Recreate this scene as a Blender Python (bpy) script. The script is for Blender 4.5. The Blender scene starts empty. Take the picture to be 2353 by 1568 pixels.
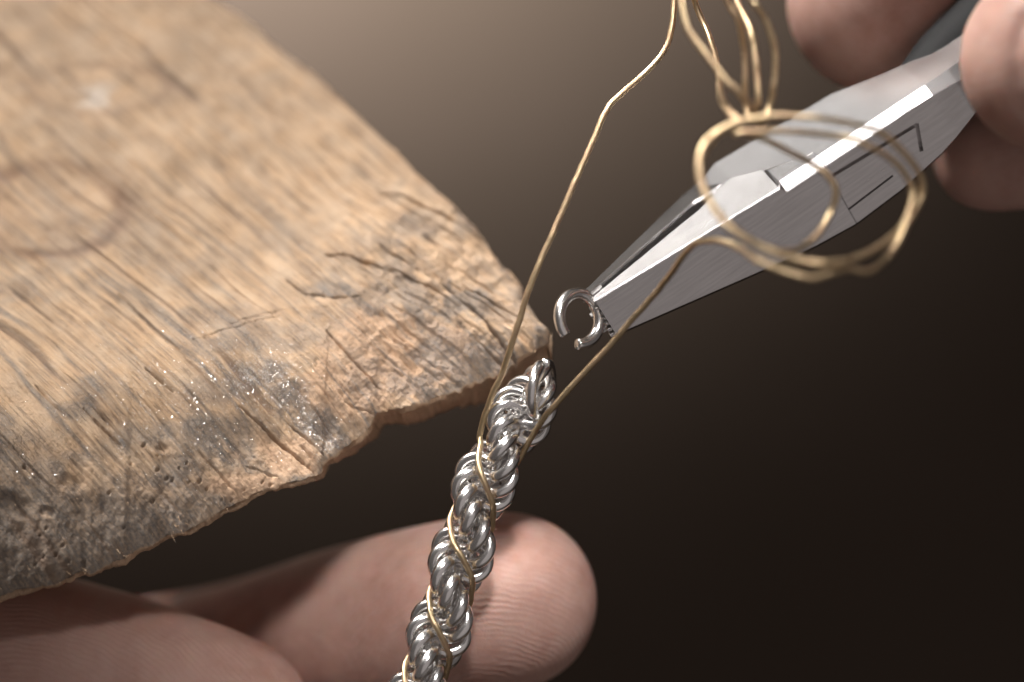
import bpy, bmesh, math, random
import numpy as np
from mathutils import Vector, Matrix

MM = 0.001
sc = bpy.context.scene
col = sc.collection
rng = np.random.default_rng(7)
random.seed(7)

# ------------------------------------------------------------------ camera
PITCH = math.radians(50.0)
DIST = 250.0                      # mm from lens to the plane of focus
WIDE = 80.0                       # mm of subject across the frame at that distance
RIGHT = np.array([1.0, 0, 0])
UP = np.array([0, math.sin(PITCH), math.cos(PITCH)])
FWD = np.array([0, math.cos(PITCH), -math.sin(PITCH)])
cam_d = bpy.data.cameras.new('camera')
cam_d.sensor_width = 36.0
cam_d.lens = 36.0 * DIST / WIDE
cam_d.clip_start = 0.01
cam_d.clip_end = 20.0
cam_d.dof.use_dof = True
cam_d.dof.focus_distance = DIST * MM
cam_d.dof.aperture_fstop = 11.0
cam = bpy.data.objects.new('camera', cam_d)
cam.location = Vector(-FWD * DIST * MM)
cam.rotation_euler = (math.pi / 2 - PITCH, 0, 0)
col.objects.link(cam)
sc.camera = cam

# ------------------------------------------------------------------ world and lamps
world = bpy.data.worlds.new('World')
sc.world = world
world.use_nodes = True
bg = world.node_tree.nodes['Background']
bg.inputs[0].default_value = (0.055, 0.048, 0.045, 1)
bg.inputs[1].default_value = 1.6


def aim(o, target):
    o.rotation_euler = (Vector(target) - o.location).to_track_quat('-Z', 'Y').to_euler()


def area(name, loc, target, sx, sy, watts, colr, spread=180):
    l = bpy.data.lights.new(name, 'AREA')
    l.shape = 'RECTANGLE'
    l.size, l.size_y = sx * MM, sy * MM
    l.energy = watts
    l.color = colr
    l.spread = math.radians(spread)
    o = bpy.data.objects.new(name, l)
    o.location = Vector(loc) * MM
    aim(o, Vector(target) * MM)
    col.objects.link(o)
    return o


area('softbox', (-150, 190, 150), (-22, 30, -3), 190, 165, 0.225, (1.0, 0.965, 0.92), 24)
area('overhead_softbox', (10, -15, 300), (3, -4, -8), 46, 46, 0.0088, (1.0, 0.97, 0.95), 12)
area('fill_light', (210, -400, 210), (0, 0, 0), 720, 640, 0.31, (1.0, 0.91, 0.89))  # unseen fill, added for soft grey reflections in the metal
area('reflection_light', (-235, 455, 70), (5, 0, 0), 320, 170, 0.10, (1.0, 0.98, 0.96))  # unseen light, added only to be reflected in the plier tops
sp = bpy.data.lights.new('background_lamp', 'SPOT')
sp.energy = 38.0
sp.color = (0.98, 0.95, 0.91)
sp.spot_size = math.radians(66)
sp.spot_blend = 1.0
sp.shadow_soft_size = 0.03
spo = bpy.data.objects.new('background_lamp', sp)
spo.location = (-0.16, 0.46, 0.02)
aim(spo, (-0.10, 0.375, -0.22))
col.objects.link(spo)

sc.view_settings.view_transform = 'Standard'
sc.view_settings.look = 'None'
sc.view_settings.exposure = 0.0
sc.view_settings.gamma = 1.0
sc.cycles.use_denoising = True
sc.cycles.max_bounces = 8

# ------------------------------------------------------------------ layout helpers
# The photograph was measured on a 2353 x 1568 print of it; W is millimetres towards the lens
# from the plane of focus.
K = WIDE / 2353.0


def C(x, y, w=0.0):
    s = (DIST - w) / DIST
    return RIGHT * ((x - 1176.5) * K * s) + UP * ((784.0 - y) * K * s) - FWD * w


CAMP = -FWD * DIST


def on_plane(x, y, z):
    d = C(x, y, 0) - CAMP
    t = (z - CAMP[2]) / d[2]
    return CAMP + d * t


def spline(P, n):
    """Catmull-Rom through P, resampled to n points evenly by length."""
    P = np.asarray(P, float)
    Q = np.vstack([2 * P[0] - P[1], P, 2 * P[-1] - P[-2]])
    out = []
    for i in range(1, len(Q) - 2):
        p0, p1, p2, p3 = Q[i - 1], Q[i], Q[i + 1], Q[i + 2]
        t = np.linspace(0, 1, 40, endpoint=False)[:, None]
        out.append(0.5 * (2 * p1 + (p2 - p0) * t + (2 * p0 - 5 * p1 + 4 * p2 - p3) * t ** 2
                          + (3 * p1 - p0 - 3 * p2 + p3) * t ** 3))
    out.append(P[-1:])
    A = np.vstack(out)
    L = np.concatenate([[0], np.cumsum(np.linalg.norm(np.diff(A, axis=0), axis=1))])
    s = np.linspace(0, L[-1], n)
    return np.stack([np.interp(s, L, A[:, k]) for k in range(A.shape[1])], 1)


def unit(v):
    return v / np.linalg.norm(v)


def link_mesh(name, V, F, mat, parent=None, origin=None, smooth=True):
    """V in world millimetres; origin (mm) is the parent's or the object's own base."""
    o0 = np.zeros(3) if origin is None else np.asarray(origin, float)
    me = bpy.data.meshes.new(name)
    V = (np.asarray(V, float) - o0) * MM
    me.from_pydata(V.tolist(), [], [tuple(map(int, f)) for f in F])
    me.materials.append(mat)
    if smooth:
        me.polygons.foreach_set('use_smooth', np.ones(len(me.polygons), bool))
    me.update()
    o = bpy.data.objects.new(name, me)
    col.objects.link(o)
    if parent is not None:
        o.parent = parent
    else:
        o.location = Vector(o0 * MM)
    return o


def empty(name, loc):
    o = bpy.data.objects.new(name, None)
    o.empty_display_size = 0.003
    o.location = Vector(np.asarray(loc) * MM)
    col.objects.link(o)
    return o


def tag(o, label=None, cat=None, group=None, kind=None):
    if label:
        o['label'] = label
    if cat:
        o['category'] = cat
    if group:
        o['group'] = group
    if kind:
        o['kind'] = kind
    return o


def tube(P, rad, seg=12, cap=True):
    P = np.asarray(P, float)
    n = len(P)
    rad = np.broadcast_to(rad, (n,))
    T = np.gradient(P, axis=0)
    T /= np.linalg.norm(T, axis=1)[:, None]
    a = np.array([0.3, 0.5, 0.81])
    N = unit(np.cross(T[0], a))
    V = []
    ang = np.linspace(0, 2 * np.pi, seg, endpoint=False)
    for i in range(n):
        N = unit(N - T[i] * (N @ T[i]))
        B = np.cross(T[i], N)
        V.append(P[i] + rad[i] * (np.outer(np.cos(ang), N) + np.outer(np.sin(ang), B)))
    V = np.vstack(V)
    F = []
    for i in range(n - 1):
        for j in range(seg):
            k = (j + 1) % seg
            F.append((i * seg + j, i * seg + k, (i + 1) * seg + k, (i + 1) * seg + j))
    if cap:
        F.append(tuple(range(seg))[::-1])
        F.append(tuple((n - 1) * seg + j for j in range(seg)))
    return V, F


def grid_hash(ix, iy, seed):
    h = (ix.astype(np.int64) * 374761393 + iy.astype(np.int64) * 668265263 + seed * 1274126177) & 0xffffffff
    h = ((h ^ (h >> 13)) * 1274126177) & 0xffffffff
    h = (h ^ (h >> 16)) & 0xffffffff
    return h.astype(np.float64) / 4294967295.0


def vnoise(x, y, seed=0):
    x0, y0 = np.floor(x), np.floor(y)
    fx, fy = x - x0, y - y0
    fx = fx * fx * fx * (fx * (fx * 6 - 15) + 10)
    fy = fy * fy * fy * (fy * (fy * 6 - 15) + 10)
    a, b = grid_hash(x0, y0, seed), grid_hash(x0 + 1, y0, seed)
    c, d = grid_hash(x0, y0 + 1, seed), grid_hash(x0 + 1, y0 + 1, seed)
    return (a * (1 - fx) + b * fx) * (1 - fy) + (c * (1 - fx) + d * fx) * fy


def fbm(x, y, seed=0, octv=4, gain=0.5):
    s, a, t = 0, 1.0, 0
    for o in range(octv):
        s = s + a * vnoise(x * 2 ** o + 17.3 * o, y * 2 ** o + 5.1 * o, seed + o * 31)
        t += a
        a *= gain
    return s / t


def smooth01(x, a, b):
    t = np.clip((x - a) / (b - a), 0, 1)
    return t * t * (3 - 2 * t)


# ------------------------------------------------------------------ materials
class N:
    """Tiny node-tree writer."""
    def __init__(self, name):
        self.m = bpy.data.materials.new(name)
        self.m.use_nodes = True
        self.t = self.m.node_tree
        self.p = self.t.nodes['Principled BSDF']

    def new(self, kind, **kw):
        n = self.t.nodes.new(kind)
        for k, v in kw.items():
            setattr(n, k, v)
        return n

    def put(self, sock, val):
        if isinstance(val, bpy.types.NodeSocket):
            self.t.links.new(val, sock)
        else:
            sock.default_value = val

    def math(self, op, a, b=0.0, clamp=False):
        n = self.new('ShaderNodeMath', operation=op, use_clamp=clamp)
        self.put(n.inputs[0], a)
        self.put(n.inputs[1], b)
        return n.outputs[0]

    def attr(self, name):
        return self.new('ShaderNodeAttribute', attribute_name=name).outputs['Fac']

    def coords(self, sx=1.0, sy=None, sz=None, rot=(0, 0, 0)):
        tc = self.new('ShaderNodeTexCoord')
        mp = self.new('ShaderNodeMapping')
        sy = sx if sy is None else sy
        sz = sx if sz is None else sz
        mp.inputs['Scale'].default_value = (sx * 1000, sy * 1000, sz * 1000)
        mp.inputs['Rotation'].default_value = rot
        self.t.links.new(tc.outputs['Object'], mp.inputs['Vector'])
        return mp.outputs[0]

    def noise(self, vec, scale=1.0, detail=3.0, rough=0.5):
        n = self.new('ShaderNodeTexNoise')
        self.put(n.inputs['Vector'], vec)
        n.inputs['Scale'].default_value = scale
        n.inputs['Detail'].default_value = detail
        n.inputs['Roughness'].default_value = rough
        return n.outputs['Fac']

    def remap(self, v, a, b, c=0.0, d=1.0):
        n = self.new('ShaderNodeMapRange')
        self.put(n.inputs[0], v)
        for i, q in enumerate((a, b, c, d)):
            n.inputs[i + 1].default_value = q
        return n.outputs[0]

    def mix(self, f, a, b):
        n = self.new('ShaderNodeMix', data_type='RGBA')
        self.put(n.inputs[0], f)
        self.put(n.inputs[6], a)
        self.put(n.inputs[7], b)
        return n.outputs[2]

    def bump(self, h, strength=0.3, dist=0.0001, normal=None):
        n = self.new('ShaderNodeBump')
        n.inputs['Strength'].default_value = strength
        n.inputs['Distance'].default_value = dist
        self.put(n.inputs['Height'], h)
        if normal is not None:
            self.put(n.inputs['Normal'], normal)
        return n.outputs[0]


def metal(name, base, rough, scratch=0.15, tarnish=None, grain=(1.0, 1.0, 1.0), smear=0.12):
    b = N(name)
    v = b.coords(*grain)
    fine = b.noise(v, 4.0, 4.0, 0.6)
    big = b.noise(b.coords(0.5), 1.0, 3.0, 0.55)
    c = base
    if tarnish is not None:
        c = b.mix(b.remap(big, 0.42, 0.68), base, tarnish)
    b.put(b.p.inputs['Base Color'], c)
    b.p.inputs['Metallic'].default_value = 1.0
    rg = b.remap(big, 0.3, 0.7, rough - smear, rough + smear)
    b.put(b.p.inputs['Roughness'], rg)
    if scratch:
        b.put(b.p.inputs['Roughness'], b.math('ADD', rg, b.remap(fine, 0.3, 0.7, -0.05, 0.06), True))
        b.put(b.p.inputs['Normal'], b.bump(fine, scratch, 0.00005))
    return b.m


M_SILVER = metal('silver', (0.90, 0.885, 0.87, 1), 0.22, 0, (0.84, 0.82, 0.81, 1), (0.7, 0.7, 0.7), 0.02)
b = N('plier_steel')
A28 = math.radians(28)
e_l = 0.833 * RIGHT + 0.554 * UP
q_l = -0.554 * RIGHT + 0.833 * UP
rows = [e_l, math.sin(A28) * FWD - math.cos(A28) * q_l, math.cos(A28) * FWD + math.sin(A28) * q_l]
rot = Matrix([tuple(r) for r in rows]).to_euler()
rv = b.coords(1.0, 1.0, 1.0, tuple(rot))
st = b.new('ShaderNodeMapping')
st.inputs['Scale'].default_value = (0.25, 4.0, 4.0)
b.put(st.inputs['Vector'], rv)
brush = b.noise(st.outputs[0], 1.0, 4.0, 0.6)
smdg = b.noise(b.coords(0.35), 1.0, 4.0, 0.6)
b.put(b.p.inputs['Base Color'], b.mix(b.remap(brush, 0.3, 0.7), (0.66, 0.64, 0.635, 1), (0.57, 0.55, 0.545, 1)))
b.p.inputs['Metallic'].default_value = 1.0
b.put(b.p.inputs['Roughness'], b.math('ADD', b.remap(brush, 0.3, 0.7, -0.015, 0.015), b.remap(smdg, 0.35, 0.7, 0.235, 0.265)))
M_STEEL = b.m
M_DUST = metal('silver_dust', (0.84, 0.83, 0.82, 1), 0.30, 0, None)
M_STEEL_DARK = metal('serrated_steel', (0.55, 0.53, 0.52, 1), 0.34, 0.3, (0.32, 0.30, 0.29, 1))
M_BRASS = metal('brass', (0.57, 0.435, 0.265, 1), 0.42, 0.15, (0.45, 0.31, 0.20, 1), (0.6, 0.6, 0.6))

b = N('grip_plastic')
b.p.inputs['Base Color'].default_value = (0.010, 0.010, 0.011, 1)
b.p.inputs['Roughness'].default_value = 0.7
b.p.inputs['Specular IOR Level'].default_value = 0.2
b.put(b.p.inputs['Normal'], b.bump(b.noise(b.coords(2.0), 3.0, 2.0), 0.1, 0.0001))
M_GRIP = b.m

b = N('backdrop_cloth')
nz = b.noise(b.coords(0.02), 1.0, 3.0)
b.put(b.p.inputs['Base Color'], b.mix(b.remap(nz, 0.3, 0.7), (0.078, 0.058, 0.044, 1), (0.086, 0.064, 0.050, 1)))
b.p.inputs['Roughness'].default_value = 0.9
b.p.inputs['Specular IOR Level'].default_value = 0.1
M_BACK = b.m

# skin: 'ridge' is the distance in mm that the friction ridges count from
b = N('skin')
v = b.coords(1.0)
blot = b.noise(v, 0.16, 3.0, 0.55)
blot2 = b.noise(v, 0.6, 3.0, 0.6)
c1 = b.mix(b.remap(blot, 0.35, 0.68), (0.50, 0.315, 0.262, 1), (0.40, 0.222, 0.18, 1))
c1 = b.mix(b.remap(blot2, 0.35, 0.75, 0.0, 0.5), c1, (0.56, 0.37, 0.315, 1))
b.put(b.p.inputs['Base Color'], c1)
b.p.inputs['Roughness'].default_value = 0.55
b.p.inputs['Specular IOR Level'].default_value = 0.22
b.p.inputs['Subsurface Weight'].default_value = 0.35
b.p.inputs['Subsurface Radius'].default_value = (1.0, 0.38, 0.22)
b.p.inputs['Subsurface Scale'].default_value = 0.0016
dist = b.noise(v, 0.35, 2.0, 0.5)
ph = b.math('ADD', b.math('MULTIPLY', b.attr('ridge'), 2 * math.pi / 0.46), b.math('MULTIPLY', dist, 16.0))
rid = b.math('SINE', ph)
msk = b.math('MULTIPLY', b.remap(b.noise(v, 0.3, 2.0), 0.34, 0.62, 0.15, 1.0), b.attr('pad'))
h1 = b.math('MULTIPLY', rid, msk)
n1 = b.bump(h1, 0.24, 0.00005)
n2 = b.bump(b.noise(v, 3.0, 4.0, 0.6), 0.12, 0.00012, n1)
vo = b.new('ShaderNodeTexVoronoi')
vo.feature = 'DISTANCE_TO_EDGE'
b.put(vo.inputs['Vector'], v)
vo.inputs['Scale'].default_value = 1.5
n3 = b.bump(b.remap(vo.outputs['Distance'], 0.0, 0.16), 0.10, 0.00006, n2)
b.put(b.p.inputs['Normal'], n3)
M_SKIN = b.m

b = N('nail_keratin')
b.p.inputs['Base Color'].default_value = (0.55, 0.36, 0.31, 1)
b.p.inputs['Roughness'].default_value = 0.3
b.p.inputs['Subsurface Weight'].default_value = 0.2
b.p.inputs['Subsurface Scale'].default_value = 0.001
M_NAIL = b.m

# wood: attributes written on the mesh carry soil with painted shade, darkened cuts, knots
b = N('worn_wood')
GR = math.radians(-47.0)
vg = b.coords(1.0, 1.0, 1.0, (0, 0, -GR))
sepm = b.new('ShaderNodeMapping')
sepm.inputs['Scale'].default_value = (0.10, 1.0, 0.3)
b.put(sepm.inputs['Vector'], vg)
fib = b.noise(sepm.outputs[0], 5.0, 5.0, 0.62)
band = b.noise(sepm.outputs[0], 0.9, 4.0, 0.6)
v = b.coords(1.0)
mott = b.noise(v, 0.45, 4.0, 0.6)
spk = b.noise(v, 4.5, 4.0, 0.7)
wc = b.mix(b.remap(band, 0.30, 0.70), (0.57, 0.39, 0.245, 1), (0.45, 0.295, 0.175, 1))
wc = b.mix(b.remap(fib, 0.42, 0.72, 0.0, 0.75), wc, (0.34, 0.225, 0.145, 1))
sl = b.new('ShaderNodeMapping')
sl.inputs['Scale'].default_value = (0.022, 1.0, 0.3)
b.put(sl.inputs['Vector'], vg)
slit = b.noise(sl.outputs[0], 4.6, 5.0, 0.66)
brk = b.noise(v, 0.8, 3.0, 0.6)
slm = b.math('MULTIPLY', b.remap(slit, 0.515, 0.60), b.remap(brk, 0.38, 0.58, 0.15, 0.75))
wc = b.mix(slm, wc, (0.24, 0.165, 0.115, 1))
wc = b.mix(b.math('MULTIPLY', b.remap(mott, 0.40, 0.70), 0.45), wc, (0.55, 0.43, 0.32, 1))
wc = b.mix(b.math('MULTIPLY', b.attr('fresh'), 0.8), wc, b.mix(b.remap(spk, 0.35, 0.7), (0.58, 0.385, 0.25, 1), (0.43, 0.27, 0.17, 1)))
wc = b.mix(b.math('MULTIPLY', b.attr('knot'), 0.85), wc, b.mix(b.remap(mott, 0.3, 0.7), (0.15, 0.085, 0.052, 1), (0.25, 0.145, 0.09, 1)))
soil_shade = b.math('MULTIPLY', b.attr('soil_shade'), b.remap(b.math('ADD', spk, b.math('MULTIPLY', fib, 0.6)), 0.55, 1.0, 0.45, 1.0), True)
wc = b.mix(soil_shade, wc, b.mix(b.remap(mott, 0.35, 0.65), (0.105, 0.097, 0.093, 1), (0.21, 0.185, 0.165, 1)))
wc = b.mix(b.attr('pale'), wc, (0.74, 0.70, 0.66, 1))
wc = b.mix(b.attr('cut'), wc, (0.15, 0.085, 0.05, 1))  # darker inside cracks and grooves; in pits this paints their shadow
b.put(b.p.inputs['Base Color'], wc)
b.p.inputs['Roughness'].default_value = 0.72
b.p.inputs['Specular IOR Level'].default_value = 0.25
hb = b.math('SUBTRACT', b.math('ADD', b.math('MULTIPLY', fib, 0.7), b.math('MULTIPLY', spk, 0.8)), b.math('MULTIPLY', slm, 0.5))
b.put(b.p.inputs['Normal'], b.bump(hb, 0.75, 0.00018))
M_WOOD = b.m

# ------------------------------------------------------------------ backdrop
gx = np.linspace(-600, 600, 41)
gy = np.linspace(-400, 1000, 41)
V = [(x, y, -220 + 0.0012 * max(0, y - 400) ** 2) for y in gy for x in gx]
F = [(j * 41 + i, j * 41 + i + 1, (j + 1) * 41 + i + 1, (j + 1) * 41 + i) for j in range(40) for i in range(40)]
tag(link_mesh('backdrop', V, F, M_BACK, None, (0, 0, -220)), kind='structure')

# ------------------------------------------------------------------ bench pin
ZB = (784.0 - 925.0) * K * math.cos(PITCH)          # its top lies in focus across this row of the picture
EDGE_R = [(-420, -560), (-150, -400), (150, -220), (380, -80), (520, 0), (575, 32), (620, 75), (660, 110), (720, 152), (790, 215),
          (850, 275), (910, 330), (985, 405), (1040, 455), (1085, 500), (1118, 535), (1150, 580), (1192, 622),
          (1207, 662), (1232, 705), (1260, 738), (1268, 755)]
EDGE_L = [(-650, 1560), (-200, 1428), (0, 1368), (120, 1338), (200, 1310), (260, 1288), (340, 1250), (420, 1212), (490, 1177), (560, 1147),
          (640, 1108), (690, 1090), (722, 1074), (740, 1048), (770, 1028), (800, 1003), (825, 980), (850, 960), (880, 942), (940, 926),
          (1010, 900), (1060, 880), (1085, 858), (1110, 850), (1160, 830), (1190, 808), (1225, 793), (1258, 772), (1268, 757)]
NS, NT = 900, 640
ER = spline([on_plane(x, y, ZB)[:2] for x, y in EDGE_R], NS)
DROP = lambda x: np.interp(x, [-300, 0, 300, 560, 740, 900, 1100, 1268], [8.5, 7.5, 5.8, 4.2, 2.8, 2.2, 1.6, 1.0])
EL3 = spline([on_plane(x, y, ZB - DROP(x)) for x, y in EDGE_L], NS)
EL = EL3[:, :2].copy()
EDROP = (ZB - EL3[:, 2])[:, None]
# the broken front edge is ragged, the other one worn smooth
for E, amp, sd in ((ER, 0.10, 3), (EL, 0.40, 9)):
    tg = np.gradient(E, axis=0)
    tg /= np.linalg.norm(tg, axis=1)[:, None]
    nr = np.stack([-tg[:, 1], tg[:, 0]], 1)
    arc = np.concatenate([[0], np.cumsum(np.linalg.norm(np.diff(E, axis=0), axis=1))])
    jag = (fbm(arc * 0.45, arc * 0 + sd, sd, 4, 0.5) - 0.5) * 2 * amp
    jag *= smooth01(np.arange(NS)[::-1] / NS, 0.0, 0.03)
    E += nr * jag[:, None]
tt = np.linspace(0, 1, NT)
PX = ER[:, None, 0] * (1 - tt) + EL[:, None, 0] * tt
PY = ER[:, None, 1] * (1 - tt) + EL[:, None, 1] * tt
wid = np.linalg.norm(ER - EL, axis=1)[:, None]
dR = wid * tt
dL = wid * (1 - tt)
ga = math.radians(-47.0)
GU = PX * math.cos(ga) + PY * math.sin(ga)
GV = -PX * math.sin(ga) + PY * math.cos(ga)
GVw = GV + (fbm(GU * 0.05, GV * 0.08, 77, 3) - 0.5) * 3.0
# image coordinates of every point on the top, for placing what the photo shows
BW = np.minimum(15.0, wid * 0.75)
BEV = EDROP * (1 - np.clip(dL / BW, 0, 1)) ** 1.9      # the front is worn down towards the edge
rel = np.stack([PX, PY, ZB - BEV], -1) - CAMP
dep = rel @ FWD
IX = (rel @ RIGHT) / dep * DIST / K + 1176.5
IY = 784.0 - (rel @ UP) / dep * DIST / K
tipd = np.hypot(IX - 1268, (IY - 757) * 1.3)
H = np.zeros_like(PX)
cut = np.zeros_like(PX)
H += (fbm(PX * 0.10, PY * 0.10, 5, 3) - 0.5) * 1.3
g1 = fbm(GU * 0.055, GVw * 1.5, 11, 3, 0.55)
H -= 0.16 * smooth01(g1, 0.50, 0.74)
g2 = vnoise(GU * 0.07, GVw * 2.6, 21)
g2m = vnoise(GU * 0.16, GVw * 0.5, 22)
deep = smooth01(g2, 0.84, 0.95) * smooth01(g2m, 0.40, 0.66) * smooth01(tipd, 330, 620)
H -= 0.16 * deep
cut += 0.5 * deep
g4 = vnoise(GU * 0.12, GVw * 4.2, 25)
fine_g = smooth01(g4, 0.74, 0.95) * smooth01(vnoise(GU * 0.25, GVw * 0.6, 26), 0.45, 0.7) * smooth01(tipd, 300, 560)
H -= 0.10 * fine_g
cut += 0.45 * fine_g
H -= 0.04 * (fbm(GU * 0.3, GVw * 6.0, 31, 3) - 0.5)
tip = smooth01(-tipd, -760, -240)
front = smooth01(-dL, -9, -1.0)
rough = np.clip(tip + front * 0.6, 0, 1)
H += rough * (fbm(PX * 0.8, PY * 0.8, 41, 4, 0.55) - 0.5) * 0.7
H += (0.25 + rough) * (fbm(PX * 5.0, PY * 5.0, 47, 2) - 0.5) * 0.08
# slivers lifted along the direction of the break near the tip
ta = math.radians(-38)
TU = PX * math.cos(ta) + PY * math.sin(ta)
TV = -PX * math.sin(ta) + PY * math.cos(ta)
H -= tip * 0.30 * smooth01(fbm(TU * 0.13, TV * 1.3, 53, 3, 0.55), 0.52, 0.70)
H -= rough * 0.16 * (fbm(TU * 0.5, TV * 4.0, 57, 3, 0.6) - 0.5)
# worn-over edges, and the dip of the filed front edge
H -= 0.75 * np.exp(-(dR / 1.2)) + 0.25 * np.exp(-dR / 5.0)
H -= 0.3 * np.exp(-(dL / 0.7))
H -= 0.9 * np.exp(-((IX - 640) / 110.0) ** 2 - ((IY - 1010) / 75.0) ** 2)
H -= 0.45 * np.exp(-((IX - 800) / 70.0) ** 2 - ((IY - 985) / 40.0) ** 2)
H -= 0.7 * np.exp(-((IX - 1130) / 60.0) ** 2 - ((IY - 840) / 40.0) ** 2)
# the lower left rolls down


def polydist(pts):
    pts = np.asarray(pts, float)
    jit = (vnoise(IX * 0.03, IY * 0.03, 91) - 0.5) * 1 + (vnoise(IX * 0.25, IY * 0.25, 92) - 0.5) * 1.6
    X, Y = IX + jit * 0.5, IY + jit
    best = np.full_like(IX, 1e9)
    along = np.zeros_like(IX)
    L = np.concatenate([[0], np.cumsum(np.linalg.norm(np.diff(pts, axis=0), axis=1))])
    for i in range(len(pts) - 1):
        a, d = pts[i], pts[i + 1] - pts[i]
        t = np.clip(((X - a[0]) * d[0] + (Y - a[1]) * d[1]) / (d @ d), 0, 1)
        q = np.hypot(X - a[0] - t * d[0], Y - a[1] - t * d[1])
        m = q < best
        best = np.where(m, q, best)
        along = np.where(m, (L[i] + t * np.linalg.norm(d)) / L[-1], along)
    return best, along


CRACKS = [  # points, half width in print pixels, depth mm, darkness
    ([(868, 438), (930, 450), (985, 478), (1040, 500), (1090, 522), (1116, 535)], 4.5, 0.75, 0.9),
    ([(745, 585), (800, 590), (860, 610), (905, 628)], 5, 0.9, 1.0),
    ([(880, 608), (945, 642), (1010, 672), (1062, 706)], 4, 0.6, 0.8),
    ([(862, 562), (930, 600), (1000, 640), (1070, 692), (1130, 747), (1152, 778)], 5, 0.8, 0.95),
    ([(1120, 740), (1160, 785), (1192, 818)], 8, 1.3, 1.0),
    ([(1060, 650), (1120, 684), (1195, 724)], 3.5, 0.5, 0.7),
    ([(1085, 760), (1130, 800), (1165, 825)], 4, 0.6, 0.7),
    ([(748, 758), (797, 811), (845, 862), (878, 896)], 4.5, 0.6, 0.75),
    ([(549, 934), (600, 968), (660, 1018), (728, 1079)], 5.5, 0.9, 0.9),
    ([(690, 1010), (716, 1040)], 4, 0.5, 0.8),
    ([(655, 960), (720, 1010), (742, 1035)], 4, 0.5, 0.6),
    ([(657, 642), (702, 674), (760, 680), (832, 682)], 3.5, 0.45, 0.5),
    ([(422, 794), (520, 760), (651, 720)], 3, 0.10, 0.08),
    ([(520, 748), (600, 722), (660, 708)], 3, 0.10, 0.08),
    ([(790, 918), (840, 935), (875, 950)], 3.5, 0.5, 0.6),
    ([(335, 850), (372, 882), (400, 905)], 4, 0.45, 0.6),
    ([(268, 680), (330, 735), (390, 790), (430, 830)], 3.5, 0.35, 0.4),
    ([(480, 600), (540, 660), (590, 700)], 3, 0.3, 0.3),
    ([(80, 880), (115, 920), (150, 950)], 4.5, 0.35, 0.5),
    ([(190, 935), (240, 985), (280, 1020)], 4.5, 0.4, 0.6),
    ([(215, 935), (262, 985)], 3.5, 0.3, 0.5),
    ([(560, 1060), (640, 1090)], 3.5, 0.3, 0.4),
    ([(455, 1035), (500, 1080), (548, 1135)], 4, 0.35, 0.4),
    ([(120, 140), (190, 210), (260, 262)], 5, 0.25, 0.25),
    ([(250, 400), (330, 470), (430, 560)], 4, 0.25, 0.2),
    ([(900, 760), (960, 800), (1010, 850)], 3, 0.3, 0.3),
    ([(560, 470), (640, 540), (700, 590)], 3, 0.22, 0.2),
]
for pts, hw, dp, dk in CRACKS:
    q, al = polydist(pts)
    taper = np.sqrt(np.clip(4 * al * (1 - al), 0.02, 1)) ** 0.7
    w_ = 0.52 * hw * taper * (0.6 + 0.8 * vnoise(IX * 0.09, IY * 0.09, 63))
    g = np.exp(-(q / w_) ** 2 * 1.2)
    H -= 1.15 * dp * g * (0.55 + 0.45 * taper)
    cut += 0.65 * dk * g ** 2.2
PITS = [(362, 1046), (362, 1077), (428, 1064), (412, 1075), (382, 1098), (396, 1100), (433, 1107), (458, 1105), (55, 1070), (106, 1215),
        (92, 1231), (144, 1256), (128, 1277), (100, 1281), (192, 1288), (158, 1293), (169, 1315), (192, 1300), (82, 1300), (531, 1142),
        (510, 1144), (621, 1105), (602, 1100), (300, 1062), (330, 1020), (475, 1120), (560, 1120), (350, 1150), (250, 1130), (285, 1210)]
for i, (x, y) in enumerate(PITS):
    q = np.hypot((IX - x) * 1.0 + (IY - y) * 0.3, (IY - y) * 0.9)
    g = np.exp(-(q / (2.2 + 2.4 * ((i * 37) % 10) / 10)) ** 4)
    H -= 0.45 * g
    cut += 0.12 * g
for x, y, rx, ry, an in ((162, 1108, 26, 17, 0.5), (108, 1172, 17, 12, 0.2), (375, 1030, 12, 8, 0.6), (30, 1160, 40, 22, 0.3)):
    dx, dy = IX - x, IY - y
    a_, b_ = dx * math.cos(an) + dy * math.sin(an), -dx * math.sin(an) + dy * math.cos(an)
    g = np.exp(-((a_ / rx) ** 4 + (b_ / ry) ** 4))
    H -= 0.22 * g
    cut += 0.10 * g

# soil with painted lower-left shade, knots, fresh cuts
soil_shade = smooth01(fbm(IX * 0.006, IY * 0.009, 101, 4, 0.6), 0.46, 0.66)
soil_shade = soil_shade * (0.25 + 0.45 * smooth01(IY, 420, 900))
soil_shade = np.maximum(soil_shade, smooth01(IY + 0.06 * IX + (fbm(IX * 0.010, IY * 0.014, 111, 4) - 0.5) * 420, 1000, 1260))  # real soil plus painted shade, denser towards the lower left
soil_shade = np.maximum(soil_shade, tip * smooth01(fbm(IX * 0.012, IY * 0.016, 121, 4, 0.6), 0.44, 0.62) * 0.95)
for x, y, rx, ry, am in ((590, 862, 85, 48, 1.0), (665, 905, 70, 40, 1.0), (735, 965, 60, 45, 1.0), (790, 1010, 40, 40, 1.0), (500, 900, 90, 40, 0.6), (540, 720, 90, 26, 0.5), (760, 665, 80, 26, 0.75), (960, 520, 90, 50, 0.6),
                         (1180, 815, 40, 26, 0.9), (1240, 775, 30, 28, 0.9), (1080, 870, 60, 30, 0.6), (790, 1010, 50, 40, 0.8), (230, 1180, 260, 110, 0.9)):
    g = np.exp(-((IX - x) / rx) ** 2 - ((IY - y) / ry) ** 2)
    soil_shade = np.maximum(soil_shade, am * smooth01(g + (fbm(IX * 0.02, IY * 0.02, 131, 4, 0.65) - 0.5) * 1.1, 0.25, 0.95))
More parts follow.
